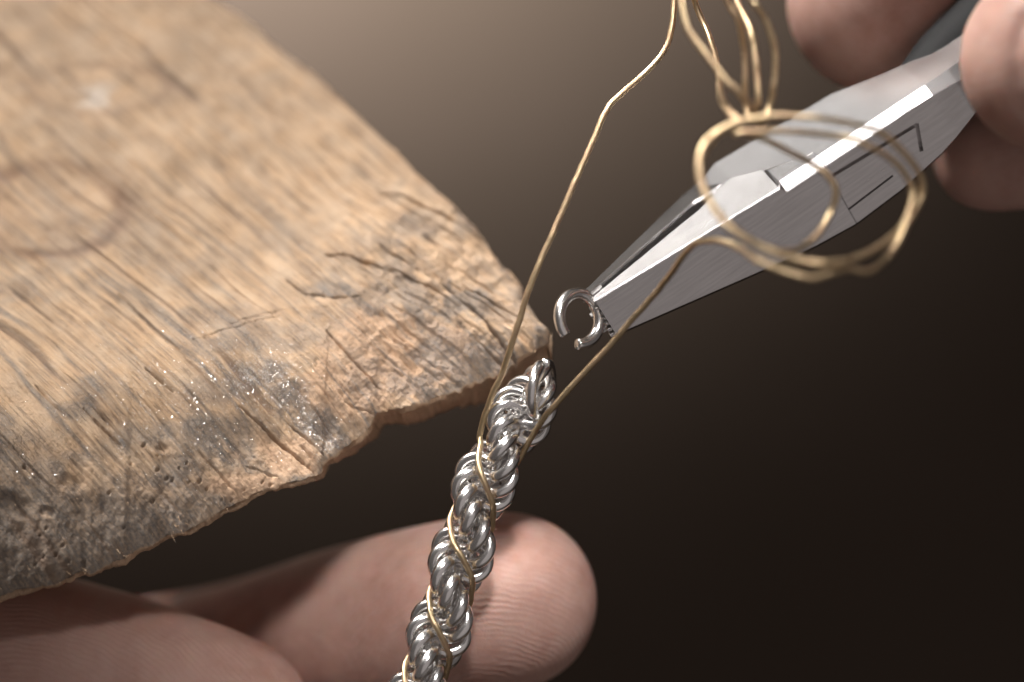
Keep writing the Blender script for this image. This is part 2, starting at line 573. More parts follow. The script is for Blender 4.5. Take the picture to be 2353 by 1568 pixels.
strk = smooth01(fbm(GU * 0.05, GVw * 1.9, 181, 4, 0.6), 0.50, 0.66)
soil_shade = np.maximum(soil_shade, strk * (0.25 + 0.6 * smooth01(IY, 300, 950)))
soil_shade += 0.45 * deep + 0.35 * smooth01(g1, 0.55, 0.78) * smooth01(IY, 200, 800)
fresh = np.zeros_like(PX)
for x, y, rx, ry in ((660, 1035, 80, 62), (790, 890, 110, 70), (900, 850, 170, 60), (860, 770, 130, 70), (560, 1110, 110, 36), (1010, 800, 130, 60)):
    g = np.exp(-((IX - x) / rx) ** 2 - ((IY - y) / ry) ** 2)
    fresh = np.maximum(fresh, smooth01(g + (fbm(IX * 0.02, IY * 0.02, 141, 3) - 0.5) * 0.8, 0.25, 0.65))
soil_shade = np.clip(soil_shade * (1 - 0.75 * fresh * (IX < 760) * (IY > 960)), 0, 1)
knot = np.zeros_like(PX)
for x, y, rx, ry, am, fill in ((105, 478, 185, 112, 1.0, 0.22), (235, 205, 175, 60, 0.6, 0.2)):
    wob = (fbm(IX * 0.012, IY * 0.018, 151, 3) - 0.5) * 0.30
    q = np.hypot((IX - x) / rx, (IY - y) / ry) + wob
    ringk = np.exp(-((q - 0.92) / 0.17) ** 2) * (0.6 + 0.4 * smooth01(fbm(IX * 0.01, IY * 0.01, 161, 3), 0.35, 0.6))
    knot = np.maximum(knot, am * np.maximum(ringk, fill * (q < 0.9)))
pale = 0.5 * np.exp(-((IX - 222) / 45) ** 2 - ((IY - 225) / 26) ** 2) * smooth01(fbm(IX * 0.03, IY * 0.05, 171, 3), 0.3, 0.6)

TOPZ = ZB + H - BEV
top = np.stack([PX, PY, TOPZ], -1)
mid = 0.5 * (ER + EL)


def side_rows(E, zedge, prof, seed):
    """Rows that run down the edge and in under the board: (share of the way to the middle, mm outward, mm down)."""
    tg = np.gradient(E, axis=0)
    tg /= np.linalg.norm(tg, axis=1)[:, None]
    nr = np.stack([-tg[:, 1], tg[:, 0]], 1)
    nr *= np.sign(((E - mid) * nr).sum(1) + 1e-9)[:, None]
    arc = np.concatenate([[0], np.cumsum(np.linalg.norm(np.diff(E, axis=0), axis=1))])
    thin = 0.55 + 0.9 * fbm(arc * 0.22, arc * 0 + seed, seed, 3)
    rows = []
    for k, (f, o, dz) in enumerate(prof):
        jit = (fbm(arc * 0.7, arc * 0 + k * 0.35 + seed, seed + 3, 4, 0.55) - 0.5) * 0.5
        xy = E * (1 - f) + mid * f + nr * (o + jit * (f < 0.02))[:, None]
        rows.append(np.concatenate([xy, (zedge - dz * thin)[:, None]], 1))
    return rows


profL = [(0, 0.02, 0.12), (0, 0.04, 0.3), (0, 0.04, 0.5), (0, 0.0, 0.7), (0.006, -0.1, 0.85), (0.03, 0, 1.3), (0.10, 0, 2.8), (0.25, 0, 5.0), (0.5, 0, 7.5), (0.8, 0, 9.5)]
profR = [(0, 0.10, 0.3), (0, 0.15, 0.8), (0, 0.1, 1.5), (0.01, 0, 2.2), (0.05, 0, 3.2), (0.2, 0, 5.0), (0.5, 0, 7.5), (0.8, 0, 9.5)]
rowsR = side_rows(ER, TOPZ[:, 0], profR, 201)
rowsL = side_rows(EL, TOPZ[:, -1], profL, 211)
cols = rowsR[::-1] + [top[:, j] for j in range(NT)] + rowsL
nR, nC = len(rowsR), len(cols)
ALL = np.stack(cols, 1).reshape(-1, 3)
ii, jj = np.meshgrid(np.arange(NS - 1), np.arange(nC), indexing='ij')
j2 = (jj + 1) % nC
Q = np.stack([ii * nC + jj, ii * nC + j2, (ii + 1) * nC + j2, (ii + 1) * nC + jj], -1).reshape(-1, 4)
Q = np.vstack([Q])
me = bpy.data.meshes.new('bench_pin')
org = np.array([0, 0, ZB])
nv, nq = len(ALL), len(Q)
capa = np.arange(nC)
capb = (NS - 1) * nC + np.arange(nC)[::-1]
me.vertices.add(nv)
me.vertices.foreach_set('co', ((ALL - org) * MM).astype(np.float32).ravel())
me.loops.add(nq * 4 + 2 * nC)
me.loops.foreach_set('vertex_index', np.concatenate([Q[:, ::-1].ravel(), capa, capb]).astype(np.int32))
me.polygons.add(nq + 2)
me.polygons.foreach_set('loop_start', np.concatenate([np.arange(nq) * 4, [nq * 4, nq * 4 + nC]]).astype(np.int32))
me.polygons.foreach_set('use_smooth', np.ones(nq + 2, bool))
me.update(calc_edges=True)
me.validate()


def put_attr(name, A, side):
    full = np.full((NS, nC), side, float)
    full[:, nR:nR + NT] = A
    at = me.attributes.new(name, 'FLOAT', 'POINT')
    at.data.foreach_set('value', np.clip(full, 0, 1).astype(np.float32).ravel())


put_attr('soil_shade', soil_shade, 0.12)
put_attr('fresh', fresh, 0.75)
put_attr('knot', knot, 0)
put_attr('pale', pale, 0)
put_attr('cut', cut, 0)
me.materials.append(M_WOOD)
pin = bpy.data.objects.new('bench_pin', me)
pin.location = Vector(org * MM)
col.objects.link(pin)
tag(pin, 'worn wooden bench pin with a cracked, chipped tip and grey soiled grain', 'bench pin')

# silver filings lying on the wood
dens = 0.9 * np.exp(-((IX - 600) / 60.0) ** 2 - ((IY - 865) / 38.0) ** 2)
dens += 0.9 * np.exp(-((IX - 690 - (IY - 950) * 0.75) / 34.0) ** 2 - ((IY - 950) / 75.0) ** 2)
dens += 0.35 * np.exp(-((IX - 520) / 170.0) ** 2 - ((IY - 900) / 95.0) ** 2) * smooth01(g1, 0.42, 0.6)
dens += 0.10 * np.exp(-((IX - 430) / 300.0) ** 2 - ((IY - 960) / 130.0) ** 2)
dens += 0.35 * np.exp(-((IX - 755) / 60.0) ** 2 - ((IY - 1020) / 40.0) ** 2)
dens *= (0.35 + 1.3 * fbm(PX * 1.1, PY * 1.1, 301, 3)) * (dL > 0.3)
cell = np.abs(np.gradient(PX, axis=0) * np.gradient(PY, axis=1) - np.gradient(PX, axis=1) * np.gradient(PY, axis=0))
pr = (dens * cell).ravel()
pr /= pr.sum()
NFL = 12000
pick = rng.choice(pr.size, NFL, p=pr)
base = top.reshape(-1, 3)[pick] + rng.normal(size=(NFL, 3)) * np.array([0.03, 0.03, 0])
FV, FF = [], []
for p in base:
    s = rng.uniform(0.013, 0.030) * (1.8 if rng.random() < 0.06 else 1.0)
    A = rng.normal(size=(4, 3))
    A -= A.mean(0)
    A /= np.linalg.norm(A, axis=1)[:, None]
    A *= s * np.array([1.0, rng.uniform(0.5, 1.6), 0.6])
    i0 = len(FV)
    FV.extend((A + p + np.array([0, 0, s * 0.5])).tolist())
    FF += [(i0, i0 + 1, i0 + 2), (i0, i0 + 2, i0 + 3), (i0, i0 + 3, i0 + 1), (i0 + 1, i0 + 3, i0 + 2)]
fl = link_mesh('silver_filings', FV, FF, M_DUST, None, base.mean(0), smooth=False)
tag(fl, 'glittering silver filings scattered on the grey soiled front of the wood', 'filings', kind='stuff')

# fibres torn up along the front edge and round the tip
SV, SF = [], []
gdir = np.array([math.cos(ga), math.sin(ga), 0])
tdir = np.array([math.cos(ta), math.sin(ta), 0])
wedge = (np.exp(-dL / 0.5) * 0.35 + tip * 0.035 + 0.006 * smooth01(IY, 500, 900)) * cell * (IX > -40) * (IY < 1400)
wp = wedge.ravel() / wedge.sum()
for idx in rng.choice(wp.size, 200, p=wp):
    p = top.reshape(-1, 3)[idx]
    nt_ = tip.ravel()[idx]
    d = gdir * (1 - nt_) + tdir * nt_ + rng.normal(size=3) * 0.22
    d = unit(d * rng.choice([-1, 1]))
    ln = rng.uniform(0.2, 0.8) * (1.8 if rng.random() < 0.12 else 1)
    bend = np.array([0, 0, rng.uniform(0.0, 0.25)]) + rng.normal(size=3) * 0.06
    pts = np.array([p - d * ln * 0.4 - np.array([0, 0, 0.02]), p + np.array([0, 0, 0.03]), p + d * ln * 0.35 + bend * 0.5 + np.array([0, 0, 0.03]), p + d * ln * 0.7 + bend])
    r0 = rng.uniform(0.012, 0.032)
    Vs_, Fs_ = tube(pts, np.array([r0, r0, r0 * 0.8, r0 * 0.25]), 4)
    i0 = len(SV)
    SV += Vs_.tolist()
    SF += [tuple(i0 + i for i in f) for f in Fs_]
sp_o = link_mesh('torn_fibres', SV, SF, M_WOOD, pin, org, smooth=False)
tag(sp_o, kind='stuff')

# ------------------------------------------------------------------ rope chain
AXIS = spline([C(1236, 868, -0.6), C(1197, 957, 0), C(1113, 1110, 0.4), C(1058, 1290, 0.6), C(1010, 1450, 0.8), C(968, 1570, 1.0), C(905, 1760, 1.0), C(860, 1900, 0.5)], 1400)
ARC = np.concatenate([[0], np.cumsum(np.linalg.norm(np.diff(AXIS, axis=0), axis=1))])
S1 = ARC[np.argmin(np.linalg.norm(AXIS - C(1113, 1110, 0.4), axis=1))]
HALF = 6.0


def chain_frame(s):
    p = np.array([np.interp(s, ARC, AXIS[:, k]) for k in range(3)])
    q = np.array([np.interp(s + 0.05, ARC, AXIS[:, k]) for k in range(3)])
    o = np.array([np.interp(s - 0.05, ARC, AXIS[:, k]) for k in range(3)])
    t = unit(q - o)
    n2 = -FWD - t * (-FWD @ t)
    n2 = unit(n2)
    n1 = np.cross(t, n2)
    if n1 @ RIGHT > 0:
        n1 = -n1
    return p, t, n1, n2


def open_ring(R, r, gap_deg, seg=64, tub=14, end=0.0):
    a0 = math.radians(gap_deg) / 2
    an = np.linspace(a0, 2 * math.pi - a0, seg)
    P = np.stack([R * np.cos(an), R * np.sin(an), end * (an / math.pi - 1)], 1)
    rr = np.full(seg, r)
    rr[0] = rr[-1] = r * 0.93
    return tube(P, rr, tub)


R_CH, r_CH, STEP, OFF, TH = 1.37, 0.49, 0.54, 0.76, 1.37
ch = empty('rope_chain', C(1060, 1290, 0.6))
tag(ch, 'silver rope chain of thick interlocked rings bound with brass wire', 'chain')
Vr, Fr = open_ring(R_CH, r_CH, 6.0, end=0.10)
ring_me = None
k = 0
s = 0.3
while s < ARC[-1] - 0.5:
    p, t, n1, n2 = chain_frame(s)
    phi = math.pi * (s - S1) / HALF + (math.pi if k % 2 else 0) + rng.normal() * 0.02
    er = math.cos(phi) * n1 + math.sin(phi) * n2
    ep = -math.sin(phi) * n1 + math.cos(phi) * n2
    th = TH + rng.normal() * 0.02
    nrm = math.sin(th) * ep + math.cos(th) * t
    cpos = p + OFF * er + rng.normal(size=3) * 0.02
    if ring_me is None:
        o = link_mesh('ring', Vr, Fr, M_SILVER, ch, np.zeros(3))
        ring_me = o
    else:
        o = ring_me.copy()
        col.objects.link(o)
        o.parent = ch
    # the cut faces the inside of the rope, a few degrees either way
    x = unit(-er - nrm * (-er @ nrm))
    sp_ = rng.normal() * 0.5
    y = np.cross(nrm, x)
    x, y = math.cos(sp_) * x + math.sin(sp_) * y, -math.sin(sp_) * x + math.cos(sp_) * y
    Mx = Matrix(np.stack([x, y, nrm], 1).tolist()).to_4x4()
    Mx.translation = Vector((cpos - (C(1060, 1290, 0.6))) * MM)
    o.matrix_basis = Mx
    s += STEP
    k += 1
# the last ring, larger and tipped up at the end
for (cx, cy, cw), nu, R_, gp in (((1243, 895, 0.8), (0.93, -0.16, 0.32), 2.05, 9.0),):
    nrm = unit(nu[0] * RIGHT + nu[1] * UP - nu[2] * FWD)
    Vq, Fq = open_ring(R_, 0.43, gp, end=0.12)
    o = link_mesh('ring', Vq, Fq, M_SILVER, ch, np.zeros(3))
    x = unit(UP - nrm * (UP @ nrm))
    x = unit(x + 0.3 * np.cross(nrm, x))
    Mx = Matrix(np.stack([x, np.cross(nrm, x), nrm], 1).tolist()).to_4x4()
    Mx.translation = Vector((C(cx, cy, cw) - C(1060, 1290, 0.6)) * MM)
    o.matrix_basis = Mx

# ------------------------------------------------------------------ brass binding wire
def wrap(s0, s1, lag, n):
    out = []
    for s_ in np.linspace(s0, s1, n):
        p, t, n1, n2 = chain_frame(s_)
        ph_ = math.pi * (s_ - S1) / HALF + math.pi / 2 + lag
        rr = 1.62 + 0.36 * math.sin(ph_) ** 2 + 0.06 * math.sin(3.1 * s_)
        out.append(p + rr * (math.cos(ph_) * n1 + math.sin(ph_) * n2))
    return out


WR = 0.24
end1 = wrap(S1 - HALF * 0.42, ARC[-1] - 2, 0.0, 46)[::-1]
lead1 = [C(*q) for q in ((1103, 1000, 0.4), (1114, 955, 0.8), (1133, 902, 1.4), (1151, 866, 1.8), (1159, 842, 2.0), (1173, 800, 2.4), (1187, 755, 2.8),
                         (1201, 712, 3.0), (1214, 668, 3.2), (1250, 582, 3.2), (1290, 490, 3.0), (1340, 375, 2.6), (1383, 276, 2.0), (1392, 256, 1.8),
                         (1403, 238, 1.6), (1440, 205, 1.2), (1490, 160, 0.8), (1530, 110, 0.3), (1546, 50, -0.2), (1548, -20, -1), (1545, -110, -2))]
bunch = [C(q[0], q[1], q[2] * 1.25) for q in ((1570, -200, -2), (1630, -200, 2), (1668, -90, 5), (1692, 0, 7), (1722, 60, 9), (1733, 118, 10), (1741, 200, 10.5), (1740, 250, 10.5), (1728, 278, 10),
                         (1714, 250, 9.5), (1712, 190, 9.5), (1711, 118, 9.5), (1698, 50, 10), (1672, 0, 10), (1630, -110, 10), (1578, -110, 11), (1558, -50, 12), (1565, 0, 12),
                         (1582, 67, 12.5), (1629, 134, 13), (1673, 188, 13.5), (1703, 215, 13.5), (1733, 259, 13), (1750, 286, 12), (1766, 255, 11), (1778, 200, 11), (1781, 118, 11),
                         (1761, 50, 11), (1728, 0, 11), (1690, -70, 9), (1640, -110, 5), (1600, -70, 1), (1596, 0, -1), (1629, 84, 0), (1649, 150, 4), (1656, 218, 10), (1673, 255, 13), (1694, 281, 14))]
coil = [C(q[0], q[1], q[2] * 1.25) for q in ((1640, 318, 14), (1614, 365, 14), (1614, 412, 14.5), (1636, 468, 15), (1680, 520, 15), (1752, 566, 15), (1819, 578, 14), (1866, 552, 13), (1905, 498, 12),
                        (1921, 439, 12), (1901, 404, 12), (1846, 366, 12), (1775, 328, 12.5), (1716, 308, 13), (1690, 308, 14), (1720, 304, 14.5), (1770, 301, 14.5), (1864, 306, 14), (1948, 318, 14),
                        (1999, 338, 14), (2049, 368, 13.5), (2093, 425, 13), (2088, 490, 13.5), (2053, 543, 14.5), (1983, 588, 16), (1905, 604, 17), (1827, 596, 17), (1749, 567, 17), (1678, 525, 17),
                        (1632, 468, 16.5), (1609, 410, 16), (1610, 352, 15.5), (1640, 310, 15), (1706, 278, 15), (1797, 266, 15), (1898, 274, 15), (1982, 291, 14.5), (2032, 312, 14),
                        (2083, 358, 13.5), (2118, 412, 13), (2114, 462, 13), (2083, 520, 14), (2046, 584, 15), (1998, 622, 16), (1950, 618, 16.5), (1915, 626, 17), (1870, 639, 17.5), (1820, 630, 17.5), (1749, 603, 16.5))]
lead2 = [C(*q) for q in ((1700, 571, 17), (1648, 553, 14.5), (1605, 557, 12.5), (1583, 572, 11), (1562, 600, 10), (1540, 632, 8.6), (1500, 682, 6.8), (1450, 738, 5.6), (1400, 796, 4.6), (1300, 902, 3.0), (1264, 944, 2.4),
                         (1240, 975, 1.8), (1220, 1008, 0.8))]
end2 = wrap(S1 - HALF * 0.36, ARC[-1] - 2, -math.pi, 46)
WP = spline(end1 + lead1 + bunch + coil + lead2 + end2, 2600)
arc = np.arange(len(WP)) * 0.21
for ax in range(3):
    WP[:, ax] += (fbm(arc * 0.5, arc * 0 + ax, 400 + ax, 2) - 0.5) * 0.10
rad = WR * (0.96 + 0.08 * fbm(arc * 0.8, arc * 0, 410, 3))
Vw, Fw = tube(WP, rad, 10)
wire = link_mesh('binding_wire', Vw, Fw, M_BRASS, None, C(1400, 796, 4.6))
tag(wire, 'thin brass wire spiralled round the chain and looped in a loose coil', 'wire')

# ------------------------------------------------------------------ open jump ring in the jaws
nrm = unit(0.56 * RIGHT + 0.12 * UP - 0.80 * FWD)
cj = C(1331, 733, 1.0)
Vj, Fj = open_ring(1.97, 0.46, 44.0, 96, 18, end=0.16)
x = unit(-0.52 * RIGHT - 0.80 * UP)
x = unit(x - nrm * (x @ nrm))
Rm = np.stack([x, np.cross(nrm, x), nrm], 1)
Vj = Vj @ Rm.T + cj
jr = link_mesh('jump_ring', Vj, Fj, M_SILVER, None, cj)
tag(jr, 'single open silver jump ring held in the tips of the pliers', 'ring')

# ------------------------------------------------------------------ pliers
AL = math.radians(28)
eL = unit(0.833 * RIGHT + 0.554 * UP - 0.02 * (-FWD))
qv = unit(-0.554 * RIGHT + 0.833 * UP)
wv = np.cross(eL, qv)
if wv @ FWD > 0:
    wv = -wv
TD = -(math.sin(AL) * wv + math.cos(AL) * qv)      # down the front face
WD = -math.cos(AL) * wv + math.sin(AL) * qv        # back along the top face
L0, P0 = 766.0, 1332.0
PO = C(1375, 685, 1.4)
sA, cA = math.sin(AL), math.cos(AL)


def PL(L, t, w):
    """L, in print pixels along the pliers; t mm down the front face, w mm back along the top face."""
    return PO + eL * ((L - L0) * K) + TD * t + WD * w


def perp(p):      # print pixels across the pliers -> mm down the front face
    return (p - P0) * K / cA


def prism(sections, mat, name, parent, origin, bev=0.09, seg=2, cutters=()):
    """Loft of equal-count polygons, bevelled."""
    n = len(sections[0])
    V = [v for s in sections for v in s]
    F = []
    for i in range(len(sections) - 1):
        for j in range(n):
            k = (j + 1) % n
            F.append((i * n + j, i * n + k, (i + 1) * n + k, (i + 1) * n + j))
    F.append(tuple(range(n))[::-1])
    F.append(tuple((len(sections) - 1) * n + j for j in range(n)))
    bm = bmesh.new()
    vs = [bm.verts.new(Vector(((np.asarray(v) - origin) * MM).tolist())) for v in V]
    for f in F:
        bm.faces.new([vs[i] for i in f])
    bmesh.ops.recalc_face_normals(bm, faces=bm.faces)
    if bev:
        ed = [e for e in bm.edges if e.is_manifold and e.calc_face_angle(0) > math.radians(14)]
        bmesh.ops.bevel(bm, geom=ed, offset=bev * MM, segments=seg, affect='EDGES', clamp_overlap=True)
    m = bpy.data.meshes.new(name)
    bm.to_mesh(m)
    bm.free()
    m.materials.append(mat)
    o = bpy.data.objects.new(name, m)
    col.objects.link(o)
    o.parent = parent
    if cutters:
        cm = bpy.data.meshes.new('cutter')
        CV, CF = [], []
        for cvs, cfs in cutters:
            i0 = len(CV)
            CV += [((np.asarray(v) - origin) * MM).tolist() for v in cvs]
            CF += [tuple(i0 + i for i in f) for f in cfs]
        cm.from_pydata(CV, [], CF)
        bm = bmesh.new()
        bm.from_mesh(cm)
        bmesh.ops.recalc_face_normals(bm, faces=bm.faces)
        bm.to_mesh(cm)
        bm.free()
        co = bpy.data.objects.new('cutter', cm)
        col.objects.link(co)
        co.parent = parent
        md = o.modifiers.new('b', 'BOOLEAN')
        md.object = co
        md.operation = 'DIFFERENCE'
        md.solver = 'EXACT'
        md.use_self = True
        bpy.context.view_layer.update()
        ev = o.evaluated_get(bpy.context.evaluated_depsgraph_get())
        nm = bpy.data.meshes.new_from_object(ev)
        o.modifiers.clear()
        o.data = nm
        nm.name = name
        bpy.data.objects.remove(co)
    o.data.polygons.foreach_set('use_smooth', np.zeros(len(o.data.polygons), bool))
    return o


BOX = [(0, 1, 2, 3), (7, 6, 5, 4), (0, 4, 5, 1), (1, 5, 6, 2), (2, 6, 7, 3), (3, 7, 4, 0)]


def slot(a, b_, half, depth, face):
    """A thin box that cuts a groove from a to b (L, mm) on the front ('F') or top ('T') face."""
    (La, xa), (Lb, xb) = a, b_
    dL_, dx = (Lb - La) * K, xb - xa
    ln = math.hypot(dL_, dx)
    ox, oy = -dx / ln * half, dL_ / ln * half
    vs = []
    for e in (-0.6, depth):
        for (L_, x_, s_) in ((La, xa, 1), (Lb, xb, 1), (Lb, xb, -1), (La, xa, -1)):
            LL, xx = L_ + s_ * ox / K, x_ + s_ * oy
            vs.append(PL(LL, xx, e) if face == 'F' else PL(LL, e, xx))
    return vs, BOX


pl_o = PL(1400, 3, 4)
pl = empty('pliers', pl_o)
tag(pl, 'polished steel flat-nose pliers gripping the open jump ring', 'pliers')

# widths in mm: (L, near-jaw top thickness, gap, far-jaw thickness), from the tip back
def lerp(L, tab):
    return np.interp(L, [r[0] for r in tab], [r[1] for r in tab])


T0 = [(748, 0.0), (1257, 0.77), (1650, 0.80), (1800, 1.2)]
TB = [(748, 4.0), (1159, 6.8), (1333, 7.8), (1561, 7.3), (1690, 6.0), (1800, 4.8)]
NJ = [(748, 0.55), (1080, 3.5), (1183, 5.1), (1347, 1.5), (1400, 1.3)]
CHF = [(748, 0.06), (1252, 0.06), (1262, 0.75), (1700, 0.75)]
FI = [(748, 1.36), (1080, 5.45), (1183, 5.6)]          # inner edge of the far jaw
FR = [(748, 1.42), (1080, 5.55), (1183, 5.7)]           # its ridge
FO = [(748, 2.6), (1080, 8.3), (1115, 8.8), (1150, 9.5)]


def near_sec(L):
    t0, h, d, c = lerp(L, T0), lerp(L, TB), lerp(L, NJ), lerp(L, CHF)
    if L > 1255:
        t0 -= 0.12
    return [PL(L, t0 + c, 0.0), PL(L, t0, c * 0.97), PL(L, t0 - (0.07 if L < 1255 else 0) * d, d), PL(L, h - 0.5, d), PL(L, h, 0.6), PL(L, h - 0.5, 0.0)]


def far_sec(L):
    t0, h, a, r_, o_ = lerp(L, T0), lerp(L, TB), lerp(L, FI), lerp(L, FR), lerp(L, FO)
    return [PL(L, t0 + 0.12, a), PL(L, t0, r_), PL(L, t0 + 0.14 * (o_ - r_), o_), PL(L, h - 1.0, o_), PL(L, h - 0.3, a)]


jn = prism([near_sec(L) for L in (756, 900, 1080, 1183, 1252, 1262, 1365.6)], M_STEEL, 'jaw', pl, pl_o, 0.05)
jf = prism([far_sec(L) for L in (750, 900, 1080, 1183)], M_STEEL, 'jaw', pl, pl_o, 0.06)
# serrations: each ridge across the gripping face at the tip
for jaw, side in ((jn, 0), (jf, 1)):
    h = 4.0
    nt = 7
    for i in range(nt):
        t0 = 0.15 + i * (h - 0.3) / nt
        dt = (h - 0.3) / nt * rng.uniform(0.55, 0.8)
        dl = rng.uniform(4, 15)
        d = lerp(760, NJ) if side == 0 else lerp(760, FI)
        wa, wb = (d - 0.50, d + 0.14) if side == 0 else (d - 0.14, d + 0.6)
        La, Lb = 757 - dl - (12 if side else 0), 790
        s0 = [PL(La, t0 + 0.1, wa + 0.05), PL(La, t0 + 0.1, wb - 0.08), PL(La, t0 + dt, wb - 0.05), PL(La, t0 + dt, wa + 0.05)]
        s1 = [PL(Lb, t0, wa), PL(Lb, t0, wb), PL(Lb, t0 + dt, wb), PL(Lb, t0 + dt, wa)]
        prism([s0, s1], M_STEEL_DARK, 'tooth', jaw, pl_o, 0.03, 1)


# joint
def body_sec(L, t0, h, d, c):
    """Top/front edge chamfered by c; d is the depth back along the top."""
    return [PL(L, t0 + c, 0.0), PL(L, t0, c * 1.15), PL(L, t0, d - 0.7), PL(L, t0 + 0.7, d), PL(L, t0 + h - 0.8, d), PL(L, t0 + h, d - 0.8), PL(L, t0 + h, 0.8), PL(L, t0 + h - 0.6, 0.0)]


def joint_sec(L, w0, c, d, fo, drop=0.0):
    """w0 is where this half starts behind the near jaw; fo rounds its far side."""
    t0, h = lerp(L, T0) - 0.12 + drop, lerp(L, TB)
    return [PL(L, t0 + c, w0), PL(L, t0, w0 + c * 0.97), PL(L, t0, d - fo), PL(L, t0 + fo, d), PL(L, h - 1.0, d), PL(L, h, d - 1.0), PL(L, h, w0 + 0.6), PL(L, h - 0.5, w0)]


secs = [joint_sec(1128, 5.2, 0.05, 8.9, 0.5, 0.35), joint_sec(1183, 5.24, 0.05, 9.6, 0.5), joint_sec(1262, 3.50, 0.05, 9.5, 0.5), joint_sec(1347, 1.66, 0.05, 9.3, 0.6),
        joint_sec(1366, 1.64, 0.05, 9.2, 0.6), joint_sec(1367, 0.0, 0.75, 9.2, 0.6), joint_sec(1500, 0.0, 0.75, 8.8, 0.6), joint_sec(1620, 0.0, 0.75, 7.0, 0.8), joint_sec(1665, 0.0, 0.75, 6.6, 0.9),
        joint_sec(1730, 0.25, 0.9, 6.2, 1.0), joint_sec(1790, 0.6, 1.0, 6.0, 1.0), joint_sec(1880, 1.2, 1.0, 5.8, 1.0)]
# let the joint's front face start behind the jaw's, so that the jaw runs into it
f1 = lambda p: perp(p)
cut_s = [
    slot((1372, f1(1396)), (1601, f1(1406)), 0.16, 0.8, 'F'),
    slot((1601, f1(1404)), (1580, f1(1464)), 0.16, 0.8, 'F'),
    slot((1494, f1(1474)), (1338, f1(1484)), 0.09, 0.6, 'F'),
    slot((1339, f1(1483)), (1321, f1(1506)), 0.09, 0.6, 'F'),
]
joint = prism(secs, M_STEEL, 'joint', pl, pl_o, 0.05, 2, cut_s)

# two grips leave the joint, diverging
def grip(pts, radii, flat):
    P = spline(pts, 40)
    r = np.interp(np.linspace(0, 1, 40), np.linspace(0, 1, len(radii)), radii)
    Vg, Fg = tube(P, r, 20)
    T = np.gradient(P, axis=0)
    return Vg, Fg


Vg, Fg = tube(spline([PL(1670, 3.6, 5.2), PL(1740, 3.6, 6.2), PL(1850, 3.8, 7.6), PL(2100, 4.2, 10.5), PL(2600, 5, 15.0)], 40), np.interp(np.linspace(0, 1, 40), [0, 0.1, 0.3, 1], [2.6, 3.2, 3.7, 4.2]), 20)
link_mesh('handle', Vg, Fg, M_GRIP, pl, pl_o)
Vg, Fg = tube(spline([PL(1780, 3.2, 2.6), PL(1830, 3.6, 1.8), PL(1900, 4.4, -0.4), PL(2100, 5.6, -4.5), PL(2600, 7, -9.0)], 40), np.interp(np.linspace(0, 1, 40), [0, 0.1, 0.3, 1], [2.5, 3.0, 3.6, 4.2]), 20)
link_mesh('handle', Vg, Fg, M_GRIP, pl, pl_o)


# ------------------------------------------------------------------ hands
def limb(bm_v, bm_f, pts, radii, flat=0.92, n=36, seg=28):
    """Tapered, round-ended finger; radii in mm."""
    P = spline(pts, n)
    u = np.linspace(0, 1, len(radii))
    r = np.interp(np.linspace(0, 1, n), u, radii)
    r = np.convolve(np.pad(r, 2, mode='edge'), np.ones(5) / 5, 'valid')
    Ls = [0]
    # round cap at the far end
    d = unit(P[-1] - P[-2])
    a = np.linspace(0.15, math.pi / 2 * 0.97, 9)
    capP = np.array([P[-1] + d * r[-1] * math.sin(q) for q in a])
    capr = np.array([r[-1] * math.cos(q) for q in a])
    d0 = unit(P[0] - P[1])
    sP = np.array([P[0] + d0 * r[0] * math.sin(q) for q in a[::-1]])
    sr = np.array([r[0] * math.cos(q) for q in a[::-1]])
    V_, F_ = tube(np.vstack([sP, P, capP]), np.concatenate([sr, r, capr]), seg)
    i0 = len(bm_v)
    bm_v += V_.tolist()
    bm_f += [tuple(i0 + i for i in f) for f in F_]


def blob(bm_v, bm_f, c, ax, seg=20):
    i0 = len(bm_v)
    A = np.stack(ax, 0)
    for i in range(seg + 1):
        th = math.pi * i / seg
        for j in range(seg):
            ph_ = 2 * math.pi * j / seg
            bm_v.append((c + np.array([math.sin(th) * math.cos(ph_), math.sin(th) * math.sin(ph_), math.cos(th)]) @ A).tolist())
    for i in range(seg):
        for j in range(seg):
            k = (j + 1) % seg
            bm_f.append(tuple(i0 + q for q in (i * seg + j, i * seg + k, (i + 1) * seg + k, (i + 1) * seg + j)))


